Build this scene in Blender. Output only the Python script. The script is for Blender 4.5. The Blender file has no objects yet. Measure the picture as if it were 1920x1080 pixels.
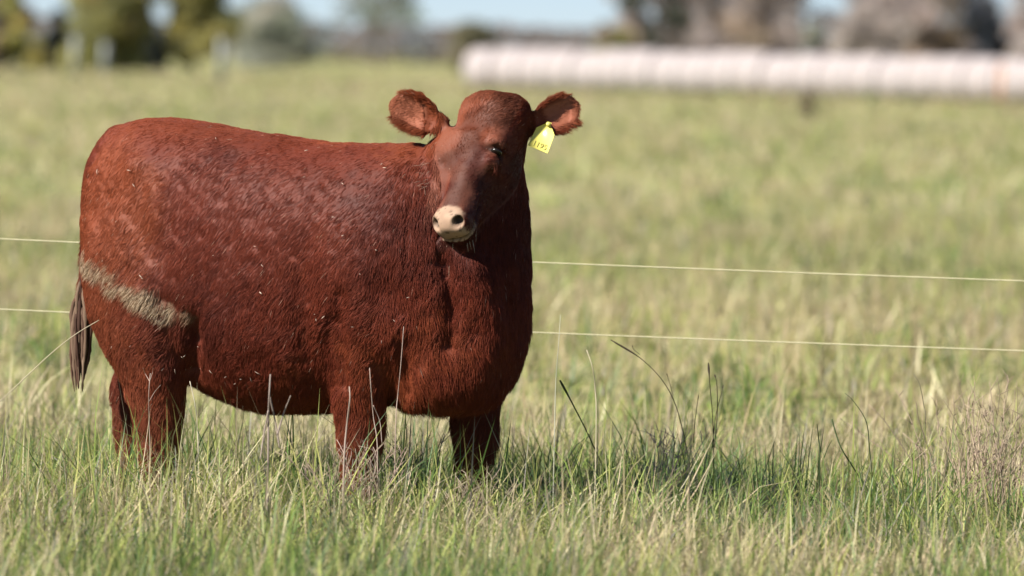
import bpy, math, random
import numpy as np
from mathutils import Vector, Matrix

random.seed(7)
rng = np.random.default_rng(11)
scene = bpy.context.scene
col = scene.collection

# ------------------------------------------------------------------ camera
CAM_H, LENS = 1.70, 200.0
FPX = 1920 * LENS / 36.0
PITCH = math.atan((540 - 95) / FPX)
ROLL = 0.020
Fw = np.array([0, math.cos(PITCH), -math.sin(PITCH)])
U0 = np.array([0, math.sin(PITCH), math.cos(PITCH)])
R0 = np.array([1.0, 0, 0])
RC = R0 * math.cos(ROLL) + U0 * math.sin(ROLL)
UC = U0 * math.cos(ROLL) - R0 * math.sin(ROLL)
cam_d = bpy.data.cameras.new('camera')
cam = bpy.data.objects.new('camera', cam_d)
col.objects.link(cam)
cam_d.lens = LENS
cam_d.sensor_width = 36.0
cam_d.clip_start = 0.5
cam_d.clip_end = 9000
cam.matrix_world = Matrix(((RC[0], UC[0], -Fw[0], 0), (RC[1], UC[1], -Fw[1], 0),
                           (RC[2], UC[2], -Fw[2], CAM_H), (0, 0, 0, 1)))
cam_d.dof.use_dof = True
cam_d.dof.focus_distance = 19.75
cam_d.dof.aperture_fstop = 2.5
cam_d.dof.aperture_blades = 0
scene.camera = cam

def P(px, py, Y):
    """photo pixel + distance along the ground -> world point"""
    d = Fw * FPX + RC * (px - 960) - UC * (py - 540)
    d = d * (Y / d[1])
    return np.array([d[0], d[1], d[2] + CAM_H])

def G(px, py):
    """photo pixel -> point on the ground"""
    d = Fw * FPX + RC * (px - 960) - UC * (py - 540)
    d = d * (CAM_H / -d[2])
    return np.array([d[0], d[1], 0.0])

# ------------------------------------------------------------------ sky, sun, exposure
SUN_EL = math.radians(40)
SUN_V = np.array([-0.87, -0.50])            # towards the sun, on the ground
SUN_V = SUN_V / np.linalg.norm(SUN_V)
world = bpy.data.worlds.new('World')
scene.world = world
world.use_nodes = True
wn = world.node_tree
sky = wn.nodes.new('ShaderNodeTexSky')
sky.sky_type = 'NISHITA'
sky.sun_disc = False
sky.sun_elevation = SUN_EL
sky.sun_rotation = math.atan2(SUN_V[0], SUN_V[1])
sky.air_density = 0.5
sky.dust_density = 0.1
sky.ozone_density = 4.0
wb = wn.nodes.new('ShaderNodeMix'); wb.data_type = 'RGBA'; wb.blend_type = 'MULTIPLY'   # white balance, same over the whole sky
wb.inputs[0].default_value = 1.0
wb.inputs[7].default_value = (1.18, 1.10, 1.10, 1)
wn.links.new(sky.outputs[0], wb.inputs[6])
wn.links.new(wb.outputs[2], wn.nodes['Background'].inputs[0])
wn.nodes['Background'].inputs[1].default_value = 0.053
sun_d = bpy.data.lights.new('sun', 'SUN')
sun_d.energy = 5.0
sun_d.angle = math.radians(0.53)
sun_d.color = (1.0, 0.94, 0.85)
sun = bpy.data.objects.new('sun', sun_d)
col.objects.link(sun)
sdir = Vector((SUN_V[0] * math.cos(SUN_EL), SUN_V[1] * math.cos(SUN_EL), math.sin(SUN_EL)))
sun.rotation_euler = sdir.to_track_quat('Z', 'Y').to_euler()
sun.location = (-30, -20, 40)
scene.view_settings.view_transform = 'Standard'
scene.view_settings.look = 'None'
scene.view_settings.exposure = 1.05
scene.view_settings.gamma = 1.0
scene.cycles.use_denoising = True
scene.cycles.max_bounces = 6
scene.cycles.transparent_max_bounces = 4

# ------------------------------------------------------------------ helpers
def tag(o, label=None, cat=None, group=None, kind=None):
    if label: o['label'] = label
    if cat: o['category'] = cat
    if group: o['group'] = group
    if kind: o['kind'] = kind
    return o

def link(name, data, parent=None):
    o = bpy.data.objects.new(name, data)
    col.objects.link(o)
    if parent is not None:
        o.parent = parent
    return o

def empty(name, loc=(0, 0, 0), rz=0.0):
    o = link(name, None)
    o.location = loc
    o.rotation_euler = (0, 0, rz)
    o.empty_display_size = 0.2
    return o

def mesh_np(name, verts, polys, mat, colors=None, smooth=False):
    """verts Nx3, polys: list of (k x n) int arrays, colors Nx3"""
    me = bpy.data.meshes.new(name)
    verts = np.asarray(verts, dtype=np.float32)
    nl = sum(p.size for p in polys)
    nf = sum(len(p) for p in polys)
    me.vertices.add(len(verts))
    me.vertices.foreach_set('co', verts.ravel())
    me.loops.add(nl)
    me.polygons.add(nf)
    me.loops.foreach_set('vertex_index', np.concatenate([p.ravel() for p in polys]).astype(np.int32))
    tot = np.concatenate([np.full(len(p), p.shape[1]) for p in polys]).astype(np.int32)
    st = np.concatenate([[0], np.cumsum(tot)[:-1]]).astype(np.int32)
    me.polygons.foreach_set('loop_start', st)
    me.update(calc_edges=True)
    if smooth:
        me.polygons.foreach_set('use_smooth', np.ones(nf, dtype=bool))
    if colors is not None:
        a = me.attributes.new('col', 'FLOAT_COLOR', 'POINT')
        c = np.ones((len(verts), 4), dtype=np.float32)
        c[:, :3] = colors
        a.data.foreach_set('color', c.ravel())
    if mat is not None:
        me.materials.append(mat)
    return me

def hash3(i, j, k, s):
    n = (i * 374761393 + j * 668265263 + k * 2147483647 + s * 974711) & 0xFFFFFFFF
    n = ((n ^ (n >> 13)) * 1274126177) & 0xFFFFFFFF
    n = ((n ^ (n >> 16)) * 2246822519) & 0xFFFFFFFF
    return ((n ^ (n >> 15)) & 0xFFFFFF) / float(0xFFFFFF)

def noise(p, scale, seed=0):
    """value noise 0..1; p is Nx3 (or Nx2)"""
    p = np.asarray(p, dtype=np.float64)
    if p.shape[1] == 2:
        p = np.column_stack([p, np.zeros(len(p))])
    q = p / scale + 1000.37
    f = np.floor(q).astype(np.int64)
    t = q - f
    t = t * t * (3 - 2 * t)
    r = 0
    for a in (0, 1):
        for b in (0, 1):
            for c in (0, 1):
                w = (t[:, 0] if a else 1 - t[:, 0]) * (t[:, 1] if b else 1 - t[:, 1]) * (t[:, 2] if c else 1 - t[:, 2])
                r = r + w * hash3(f[:, 0] + a, f[:, 1] + b, f[:, 2] + c, seed)
    return r

def sstep(a, b, x):
    t = np.clip((x - a) / (b - a), 0, 1)
    return t * t * (3 - 2 * t)

def mat_new(name):
    m = bpy.data.materials.new(name)
    m.use_nodes = True
    nt = m.node_tree
    return m, nt, nt.nodes['Principled BSDF']

def mat_plain(name, c, rough=0.7, spec=0.3, var=0.25, scale=8.0, bump=0.0, bscale=40.0):
    m, nt, b = mat_new(name)
    tc = nt.nodes.new('ShaderNodeTexCoord')
    n = nt.nodes.new('ShaderNodeTexNoise')
    n.inputs['Scale'].default_value = scale
    n.inputs['Detail'].default_value = 6
    nt.links.new(tc.outputs['Object'], n.inputs['Vector'])
    r = nt.nodes.new('ShaderNodeValToRGB')
    r.color_ramp.elements[0].position = 0.3
    r.color_ramp.elements[1].position = 0.7
    r.color_ramp.elements[0].color = (*[x * (1 - var) for x in c], 1)
    r.color_ramp.elements[1].color = (*[min(1, x * (1 + var)) for x in c], 1)
    nt.links.new(n.outputs['Fac'], r.inputs[0])
    nt.links.new(r.outputs[0], b.inputs['Base Color'])
    b.inputs['Roughness'].default_value = rough
    b.inputs['Specular IOR Level'].default_value = spec
    if bump:
        n2 = nt.nodes.new('ShaderNodeTexNoise')
        n2.inputs['Scale'].default_value = bscale
        n2.inputs['Detail'].default_value = 5
        nt.links.new(tc.outputs['Object'], n2.inputs['Vector'])
        bp = nt.nodes.new('ShaderNodeBump')
        bp.inputs['Strength'].default_value = bump
        bp.inputs['Distance'].default_value = 0.02
        nt.links.new(n2.outputs['Fac'], bp.inputs['Height'])
        nt.links.new(bp.outputs[0], b.inputs['Normal'])
    return m

def mat_leaf(name, trans=0.35, rough=0.55, spec=0.3):
    """colour from the 'col' attribute, light passes through"""
    m, nt, b = mat_new(name)
    at = nt.nodes.new('ShaderNodeAttribute')
    at.attribute_name = 'col'
    nt.links.new(at.outputs['Color'], b.inputs['Base Color'])
    b.inputs['Roughness'].default_value = rough
    b.inputs['Specular IOR Level'].default_value = spec
    tr = nt.nodes.new('ShaderNodeBsdfTranslucent')
    nt.links.new(at.outputs['Color'], tr.inputs['Color'])
    mx = nt.nodes.new('ShaderNodeMixShader')
    mx.inputs[0].default_value = trans
    nt.links.new(b.outputs[0], mx.inputs[1])
    nt.links.new(tr.outputs[0], mx.inputs[2])
    nt.links.new(mx.outputs[0], nt.nodes['Material Output'].inputs['Surface'])
    return m

def catmull(pts, n):
    """resample rows of a parameter table with Catmull-Rom"""
    pts = np.asarray(pts, dtype=float)
    k = len(pts)
    ext = np.vstack([2 * pts[0] - pts[1], pts, 2 * pts[-1] - pts[-2]])
    out = []
    for s in np.linspace(0, k - 1, n):
        i = min(int(s), k - 2)
        t = s - i
        p0, p1, p2, p3 = ext[i], ext[i + 1], ext[i + 2], ext[i + 3]
        out.append(0.5 * (2 * p1 + (p2 - p0) * t + (2 * p0 - 5 * p1 + 4 * p2 - p3) * t * t + (3 * p1 - p0 - 3 * p2 + p3) * t ** 3))
    return np.array(out)

def rings_mesh(rings, cap=True):
    """rings: m x s x 3 -> verts, quads, tris"""
    rings = np.asarray(rings, dtype=float)
    m, s, _ = rings.shape
    v = rings.reshape(-1, 3)
    i, j = np.meshgrid(np.arange(m - 1), np.arange(s), indexing='ij')
    a = (i * s + j).ravel()
    b = (i * s + (j + 1) % s).ravel()
    q = np.column_stack([a, b, b + s, a + s])
    t = np.zeros((0, 3), dtype=int)
    if cap:
        c0, c1 = len(v), len(v) + 1
        v = np.vstack([v, rings[0].mean(0), rings[-1].mean(0)])
        k = np.arange(s)
        t = np.vstack([np.column_stack([np.full(s, c0), (k + 1) % s, k]),
                       np.column_stack([np.full(s, c1), (m - 1) * s + k, (m - 1) * s + (k + 1) % s])])
    return v, q, t

def tube(pts, radii, s=8):
    pts = np.asarray(pts, dtype=float)
    radii = np.broadcast_to(np.asarray(radii, dtype=float), (len(pts),))
    tg = np.gradient(pts, axis=0)
    tg /= np.linalg.norm(tg, axis=1)[:, None] + 1e-9
    ref = np.array([0.31, 0.87, 0.2])
    rings = []
    for p, t, r in zip(pts, tg, radii):
        a = np.cross(t, ref); a /= np.linalg.norm(a) + 1e-9
        b = np.cross(t, a)
        th = np.linspace(0, 2 * np.pi, s, endpoint=False)
        rings.append(p + r * (np.cos(th)[:, None] * a + np.sin(th)[:, None] * b))
    return rings_mesh(rings)

class Bag:
    """collects pieces of one part"""
    def __init__(self):
        self.v, self.q, self.t, self.c, self.n = [], [], [], [], 0
    def add(self, vqt, color=None):
        v, q, t = vqt
        self.v.append(v); self.q.append(q + self.n); self.t.append(t + self.n)
        if color is not None:
            self.c.append(np.broadcast_to(np.asarray(color, dtype=float), (len(v), 3)))
        self.n += len(v)
        return self
    def mesh(self, name, mat, smooth=True):
        q, t = np.vstack(self.q), np.vstack(self.t)
        polys = [p.astype(int) for p in (q, t) if len(p)]
        return mesh_np(name, np.vstack(self.v), polys, mat, np.vstack(self.c) if self.c else None, smooth)

# ------------------------------------------------------------------ ground
def build_ground():
    m, nt, b = mat_new('pasture_soil')
    tc = nt.nodes.new('ShaderNodeTexCoord')
    n1 = nt.nodes.new('ShaderNodeTexNoise'); n1.inputs['Scale'].default_value = 0.22; n1.inputs['Detail'].default_value = 8
    n2 = nt.nodes.new('ShaderNodeTexNoise'); n2.inputs['Scale'].default_value = 3.5; n2.inputs['Detail'].default_value = 8
    for n in (n1, n2): nt.links.new(tc.outputs['Object'], n.inputs['Vector'])
    r1 = nt.nodes.new('ShaderNodeValToRGB')
    e = r1.color_ramp.elements
    e[0].position = 0.32; e[0].color = (0.20, 0.23, 0.085, 1)
    e[1].position = 0.68; e[1].color = (0.36, 0.32, 0.175, 1)
    x = e.new(0.5); x.color = (0.28, 0.275, 0.125, 1)
    r2 = nt.nodes.new('ShaderNodeValToRGB')
    e = r2.color_ramp.elements
    e[0].position = 0.3; e[0].color = (0.55, 0.55, 0.5, 1)
    e[1].position = 0.7; e[1].color = (1.2, 1.2, 1.15, 1)
    nt.links.new(n1.outputs['Fac'], r1.inputs[0]); nt.links.new(n2.outputs['Fac'], r2.inputs[0])
    mx = nt.nodes.new('ShaderNodeMix'); mx.data_type = 'RGBA'; mx.blend_type = 'MULTIPLY'
    mx.inputs[0].default_value = 1.0
    nt.links.new(r1.outputs[0], mx.inputs[6]); nt.links.new(r2.outputs[0], mx.inputs[7])
    nt.links.new(mx.outputs[2], b.inputs['Base Color'])
    b.inputs['Roughness'].default_value = 0.95
    b.inputs['Specular IOR Level'].default_value = 0.1
    xs = np.concatenate([[-6000, -2000, -600, -200, -80], np.linspace(-30, 30, 31), [80, 200, 600, 2000, 6000]])
    ys = np.concatenate([[-3000, -300, -40], np.linspace(0, 100, 41), [140, 200, 300, 450, 700, 1200, 2500, 7000]])
    X, Yg = np.meshgrid(xs, ys)
    v = np.column_stack([X.ravel(), Yg.ravel(), np.zeros(X.size)])
    nx, ny = len(xs), len(ys)
    i, j = np.meshgrid(np.arange(ny - 1), np.arange(nx - 1), indexing='ij')
    a = (i * nx + j).ravel()
    q = np.column_stack([a, a + 1, a + 1 + nx, a + nx])
    o = link('ground', mesh_np('ground', v, [q], m))
    tag(o, 'flat green and straw coloured pasture', None, None, 'structure')
build_ground()

# ------------------------------------------------------------------ grass
GREEN = np.array([[0.10, 0.17, 0.045], [0.14, 0.21, 0.07], [0.20, 0.27, 0.065], [0.08, 0.14, 0.06]]) * np.array([1.2, 1.15, 0.95])
YEL = np.array([[0.32, 0.34, 0.105], [0.40, 0.38, 0.14], [0.27, 0.32, 0.10]]) * np.array([1.15, 1.12, 0.95])
STRAW = np.array([[0.56, 0.46, 0.26], [0.50, 0.38, 0.25], [0.62, 0.54, 0.34], [0.46, 0.36, 0.25]]) * np.array([1.05, 1.03, 0.95])
GREY = np.array([[0.27, 0.23, 0.18], [0.32, 0.27, 0.22]])

def pick(pal, k):
    return pal[rng.integers(0, len(pal), k)]

def greenness(xy):
    g = 0.55 * noise(xy, 1.3, 1) + 0.3 * noise(xy, 0.45, 2) + 0.15 * noise(xy, 4.5, 3)
    g = .5 + (g - .5) * 1.5
    # lush strip right of the animal
    d = ((xy[:, 0] - 0.55) / 0.75) ** 2 + ((xy[:, 1] - 20.9) / 0.9) ** 2
    g = g + 0.16 * np.exp(-d)
    return g

def blades(xy, h, w, c, lean, curl, seg=3, az=None):
    """one blade per row: tapered, bent strips"""
    n = len(xy)
    if az is None: az = rng.uniform(0, 2 * np.pi, n)
    ld = np.column_stack([np.cos(az), np.sin(az)])
    fz = az + rng.normal(np.pi / 2, 0.5, n)
    wd = np.column_stack([np.cos(fz), np.sin(fz), rng.normal(0, 0.1, n)])
    ks = np.linspace(0, 1, seg + 1)
    prof = np.array([0.8, 1.0, 0.75, 0.0]) if seg == 3 else np.interp(ks, [0, .4, 1], [.8, 1, 0])
    vs, cs = [], []
    for k, pr in zip(ks, prof):
        ang = lean + curl * k
        horiz = h * k * np.sin(np.clip(lean + 0.5 * curl * k, -1.9, 1.9))
        up = h * k * np.cos(np.clip(lean + 0.5 * curl * k, -1.9, 1.9))
        ctr = np.column_stack([xy[:, 0] + ld[:, 0] * horiz, xy[:, 1] + ld[:, 1] * horiz, np.maximum(up, 0.004)])
        if k < 1:
            off = wd * (w * pr * 0.5)[:, None]
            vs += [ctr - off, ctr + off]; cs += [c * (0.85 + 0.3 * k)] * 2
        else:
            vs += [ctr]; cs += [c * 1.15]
    m = len(vs)
    V = np.stack(vs, 1).reshape(-1, 3)
    C = np.stack(cs, 1).reshape(-1, 3)
    base = np.arange(n)[:, None] * m
    quads = np.vstack([base + np.array([2 * s, 2 * s + 1, 2 * s + 3, 2 * s + 2]) for s in range(seg - 1)])
    tris = base + np.array([m - 3, m - 2, m - 1])
    return V, quads, tris, C

def frustum_points(n, y0, y1, margin):
    y = np.sqrt(rng.uniform(0, 1, n) * (y1 ** 2 - y0 ** 2) + y0 ** 2) if y1 > 2 * y0 else rng.uniform(y0, y1, n)
    half = y * 0.094 + margin
    return np.column_stack([rng.uniform(-1, 1, n) * half, y])

grass_mat = mat_leaf('grass_blade', 0.34, 0.5, 0.35)
def colours_for(xy, bias=0.0):
    n = len(xy)
    g = greenness(xy) + bias + rng.normal(0, 0.10, n)
    c = np.where((g > 0.62)[:, None], pick(GREEN, n), np.where((g > 0.46)[:, None], pick(YEL, n), pick(STRAW, n)))
    gr = rng.uniform(0, 1, n) < 0.05
    c[gr] = pick(GREY, gr.sum())
    return c * np.array([.80, .86, .90]) * rng.uniform(0.78, 1.32, n)[:, None]

def grass(name, label, n, y0, y1, margin, hmul, w0, w1, kind='tuft', clump=10, bias=0.0):
    nc = max(1, n // clump)
    cen = frustum_points(nc, y0, y1, margin)
    idx = rng.integers(0, nc, n)
    of = rng.normal(0, 0.035 if y1 < 70 else 0.12, (n, 2))
    xy = cen[idx] + of
    az = np.arctan2(of[:, 1], of[:, 0]) + rng.normal(0, 1.2, n)
    chm = rng.uniform(.5, 1.5, nc)[idx]; ctone = rng.normal(0, .09, nc)[idx]
    hn = 0.55 * noise(xy, 0.8, 21) + 0.45 * noise(xy, 0.22, 22)
    h = (0.105 + 0.27 * hn) * hmul * rng.uniform(0.6, 1.25, n) * chm
    if y1 < 24:      # rank growth where the animal stands
        h = h * (1 + .26 * np.exp(-((xy[:, 0] + .55) / 1.3) ** 4 - ((xy[:, 1] - 19.4) / .8) ** 4))
    w = rng.uniform(w0, w1, n)
    lean = np.abs(rng.normal(0.40, 0.45, n))
    curl = rng.normal(1.25, 0.9, n)
    fallen = rng.uniform(0, 1, n) < .32
    lean = np.where(fallen, rng.uniform(.7, 1.35, n), lean)
    az = np.where(fallen, rng.uniform(0, 6.283, n), az)
    c = colours_for(xy, bias + ctone - .14 * fallen)
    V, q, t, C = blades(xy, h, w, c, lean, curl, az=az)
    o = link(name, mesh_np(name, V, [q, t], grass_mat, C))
    tag(o, label, 'grass', None, 'stuff')
    return o

grass('near_grass', 'unkempt green and straw grass around and in front of the cow', 265000, 12.5, 23.5, 1.6, 1.0, 0.0028, 0.0072, clump=14)
grass('mid_grass', 'green and yellow grass stretching behind the fence wires', 110000, 23.5, 60, 4.0, 1.0, 0.006, 0.014)
grass('far_grass', 'blurred pale green grass of the far pasture', 56000, 60, 150, 9, 1.1, 0.018, 0.035, bias=-.06)
grass('farthest_grass', 'pale straw grass along the far edge of the pasture', 44000, 150, 330, 22, 1.25, 0.04, 0.09, bias=-0.16)

def stems(name, label, n, y0, y1, margin, h0, h1, pal, w=0.0028):
    """thin upright dry stems with a slim seed head"""
    xy = frustum_points(n, y0, y1, margin)
    keep = noise(xy, 0.7, 33) > 0.42
    xy = xy[keep]; n = len(xy)
    h = rng.uniform(h0, h1, n)
    V, q, t, C = blades(xy, h, np.full(n, w), pick(pal, n) * .82 * rng.uniform(.8, 1.15, n)[:, None], np.abs(rng.normal(0.12, 0.15, n)), rng.normal(0.25, 0.3, n))
    o = link(name, mesh_np(name, V, [q, t], grass_mat, C))
    tag(o, label, 'grass', None, 'stuff')
stems('dry_stems', 'thin pale dry stems sticking up out of the grass', 5200, 13, 23, 1.2, 0.22, 0.42, np.vstack([STRAW, GREY]))
stems('far_dry_stems', 'thin straw stems standing above the grass behind the wires', 6000, 23, 55, 1.2, 0.22, 0.46, STRAW, 0.005)

# ------------------------------------------------------------------ the cow
TH = math.radians(28)
CO = P(535, 640, 20.0)
cow = empty('cow', (CO[0], 20.0, 0.0), -TH)
tag(cow, 'red-brown heifer with a pale muzzle and a yellow ear tag standing in grass', 'cow')
ct, st_ = math.cos(TH), math.sin(TH)
def to_local(w):
    """world point -> cow frame (forward, left, up)"""
    d = np.asarray(w, dtype=float) - np.array([CO[0], 20.0, 0.0])
    return np.array([d[0] * ct - d[1] * st_, d[0] * st_ + d[1] * ct, d[2]])
def dir_local(d):
    d = np.asarray(d, dtype=float)
    return np.array([d[0] * ct - d[1] * st_, d[0] * st_ + d[1] * ct, d[2]])
def unit(a):
    a = np.asarray(a, dtype=float)
    return a / np.linalg.norm(a)
def LP(px, py, Y):
    return to_local(P(px, py, Y))

TH_S = np.linspace(0, 2 * np.pi, 40, endpoint=False)
def sup(e):
    c, s = np.cos(TH_S), np.sin(TH_S)
    return np.sign(c) * np.abs(c) ** (2 / e), np.sign(s) * np.abs(s) ** (2 / e)

pieces = []
def torso():
    # u, top, bottom, half width, height of the widest point (0..1), squareness
    tab = [(-0.79, 1.30, 0.98, 0.09, .5, 2.0), (-0.755, 1.36, 0.82, 0.17, .5, 2.2), (-0.66, 1.415, 0.68, 0.235, .5, 2.4),
           (-0.52, 1.440, 0.58, 0.275, .55, 2.5), (-0.38, 1.430, 0.51, 0.30, .5, 2.4), (-0.20, 1.405, 0.445, 0.335, .45, 2.3),
           (0.0, 1.385, 0.415, 0.355, .42, 2.3), (0.20, 1.370, 0.43, 0.35, .44, 2.3), (0.38, 1.368, 0.46, 0.32, .46, 2.3),
           (0.54, 1.370, 0.47, 0.29, .42, 2.2), (0.70, 1.33, 0.47, 0.25, .38, 2.1), (0.82, 1.22, 0.53, 0.19, .36, 2.0), (0.90, 1.05, 0.64, 0.10, .4, 2.0)]
    R = []
    for u, top, bot, hw, wf, e in catmull(tab, 60):
        c, s = sup(max(1.9, e))
        mid = bot + (top - bot) * wf
        z = np.where(s > 0, mid + s * (top - mid), mid + s * (mid - bot))
        R.append(np.column_stack([np.full(40, u), c * hw, z]))
    pieces.append(rings_mesh(R))
torso()

def column(tab, n=40):
    """stack of horizontal ellipses: w, cu, cv, half u, half v, turn"""
    R = []
    for w, cu, cv, A, B, tw in catmull(tab, n):
        c, s = np.cos(TH_S), np.sin(TH_S)
        x, y = c * A, s * B
        R.append(np.column_stack([cu + x * math.cos(tw) - y * math.sin(tw), cv + x * math.sin(tw) + y * math.cos(tw), np.full(40, w)]))
    pieces.append(rings_mesh(R))
# breast and neck
column([(0.455, .62, .0, .13, .13, 0), (0.50, .65, .0, .19, .20, 0), (0.62, .665, .02, .235, .255, 0), (0.80, .66, .03, .262, .275, 0), (1.0, .655, .035, .258, .255, -.1),
        (1.14, .675, .035, .24, .22, -.2), (1.26, .705, .02, .215, .18, -.3), (1.36, .74, .0, .18, .15, -.4), (1.43, .77, -.01, .13, .11, -.4)])

def limb(tab, n=40):
    """u, v, w, radius fore-aft, radius sideways"""
    T = catmull(tab, n)
    pts = T[:, :3]
    tg = np.gradient(pts, axis=0)
    tg /= np.linalg.norm(tg, axis=1)[:, None]
    R = []
    for row, t in zip(T, tg):
        side = np.array([0, 1.0, 0]); side -= t * (side @ t); side /= np.linalg.norm(side)
        fore = np.cross(side, t)
        R.append(row[:3] + np.outer(np.cos(TH_S) * row[3], fore) + np.outer(np.sin(TH_S) * row[4], side))
    pieces.append(rings_mesh(R))
# near fore leg
limb([(.40, -.20, 1.08, .14, .08), (.42, -.215, .90, .165, .105), (.415, -.21, .72, .145, .105), (.41, -.195, .57, .115, .090), (.41, -.185, .45, .094, .078),
      (.412, -.18, .35, .082, .072), (.41, -.175, .24, .062, .055), (.405, -.175, .14, .058, .052), (.42, -.175, .07, .062, .056)])
# far fore leg
limb([(.58, .18, 1.02, .13, .08), (.60, .20, .85, .15, .10), (.625, .195, .68, .13, .10), (.65, .19, .54, .105, .088), (.665, .18, .44, .090, .076),
      (.672, .175, .35, .080, .070), (.672, .17, .24, .060, .054), (.668, .17, .14, .056, .052), (.682, .17, .07, .062, .056)])
# near hind leg
limb([(-.45, -.15, 1.22, .20, .08), (-.46, -.19, 1.05, .245, .10), (-.455, -.215, .86, .245, .11), (-.435, -.22, .70, .205, .105), (-.415, -.21, .57, .150, .092),
      (-.405, -.20, .46, .108, .078), (-.402, -.195, .38, .092, .070), (-.398, -.19, .27, .078, .062), (-.392, -.185, .15, .060, .054), (-.38, -.185, .07, .064, .056)])
# far hind leg
limb([(-.52, .15, 1.18, .19, .08), (-.55, .19, 1.0, .215, .10), (-.58, .21, .82, .20, .11), (-.62, .205, .66, .155, .10), (-.69, .195, .54, .110, .08),
      (-.745, .185, .455, .082, .062), (-.745, .18, .36, .070, .056), (-.735, .175, .22, .056, .05), (-.725, .175, .13, .056, .052), (-.70, .175, .07, .062, .056)])
# tail root and dock
def tail():
    T = catmull([(-.68, 0, 1.375, .045), (-.755, 0, 1.345, .034), (-.795, -.01, 1.27, .026), (-.815, -.03, 1.10, .022), (-.82, -.04, .90, .019), (-.825, -.045, .74, .017)], 40)
    v, q, t = tube(T[:, :3], T[:, 3], 14)
    pieces.append((v, q, t))
tail()

# head frame
Q0 = LP(901, 186, 19.60)
Q1 = LP(827, 418, 19.36)
HN = unit(Q1 - Q0)
HLEN = np.linalg.norm(Q1 - Q0)
zz = dir_local((-0.60, -0.72, 0.30))
HZ = unit(zz - HN * (zz @ HN))
HX = np.cross(HN, HZ)                       # towards the cow's own left
if HX @ dir_local((1, 0, 0)) < 0: HX = -HX
def H(x, t, z):
    return Q0 + HX * x + HN * t + HZ * z
def head():
    tab = [(-.062, .070, .08, -.065, .1), (-.048, .112, .14, -.030, .1), (-.015, .136, .195, -.006, .1), (.04, .136, .230, .006, .15), (.10, .124, .255, .006, .2),
           (.165, .116, .268, .002, .30), (.23, .097, .255, -.004, .35), (.29, .076, .215, -.004, .30), (.35, .066, .18, -.004, .22),
           (.41, .066, .155, -.002, .12), (.450, .071, .142, -.002, .08), (.485, .073, .128, -.006, .05), (.508, .066, .108, -.016, .05), (.522, .045, .070, -.035, .05)]
    s = HLEN / 0.51
    R = []
    for t, hw, dp, off, tp in catmull(tab, 60):
        c, sn = sup(2.3 + 1.1 * float(sstep(.37, .46, t)))
        z = off - dp / 2 + sn * dp / 2
        x = c * hw * np.where(sn < 0, 1 + tp * sn, 1.0)
        R.append(np.array([H(a * s, t * s, b * s) for a, b in zip(x, z)]))
    pieces.append(rings_mesh(R))
    def blob(cx, ct_, cz, rx, rt, rz):
        R = []
        for ph in np.linspace(-1.5, 1.5, 14):
            R.append(np.array([H(cx + rx * math.cos(ph) * math.cos(a), ct_ + rt * math.sin(ph), cz + rz * math.cos(ph) * math.sin(a)) for a in TH_S]))
        pieces.append(rings_mesh(R))
    for sg in (-1, 1):
        blob(sg * .096, .164, -.050, .034, .034, .040)     # brow over the eye
        blob(sg * .090, .230, -.058, .026, .028, .036)     # lower lid and cheekbone
        blob(sg * .072, .185, -.150, .032, .085, .075)     # cheek
        blob(sg * .043, .470, -.040, .032, .032, .036)     # nostril wing
    blob(0, .0, -.055, .112, .055, .07)                 # poll
    blob(0, .475, -.125, .050, .045, .035)                 # chin
head()

EARS = []
def ear(root, tip, nrm, sign):
    E = tip - root
    L = np.linalg.norm(E); E = E / L
    N = unit(nrm - E * (nrm @ E))
    Wd = np.cross(E, N)
    prof = catmull([(-.12, .030, .30, .024), (.08, .040, .60, .020), (.25, .056, .60, .014), (.45, .067, .50, .012), (.64, .066, .42, .011), (.80, .055, .36, .010), (.92, .037, .30, .009), (.98, .020, .25, .008), (1.01, .008, .2, .006)], 26)
    R = []
    for s, hw, cup, th in prof:
        c, sn = np.cos(TH_S), np.sin(TH_S)
        x = c * hw
        z = sn * th + cup * hw * (c ** 2) * 1.05 - .012 * math.sin(min(1, max(0, s)) * 3.1)
        R.append(root + E * (s * L) + np.outer(x, Wd) + np.outer(z, N))
    pieces.append(rings_mesh(R))
    EARS.append((root, E, L, N, Wd))
ear(LP(828, 232, 19.66), LP(733, 190, 19.68), dir_local((-.22, -1, -.05)), -1)
ear(LP(995, 236, 19.66), LP(1086, 194, 19.70), dir_local((-.05, -1, -.05)), 1)

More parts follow.
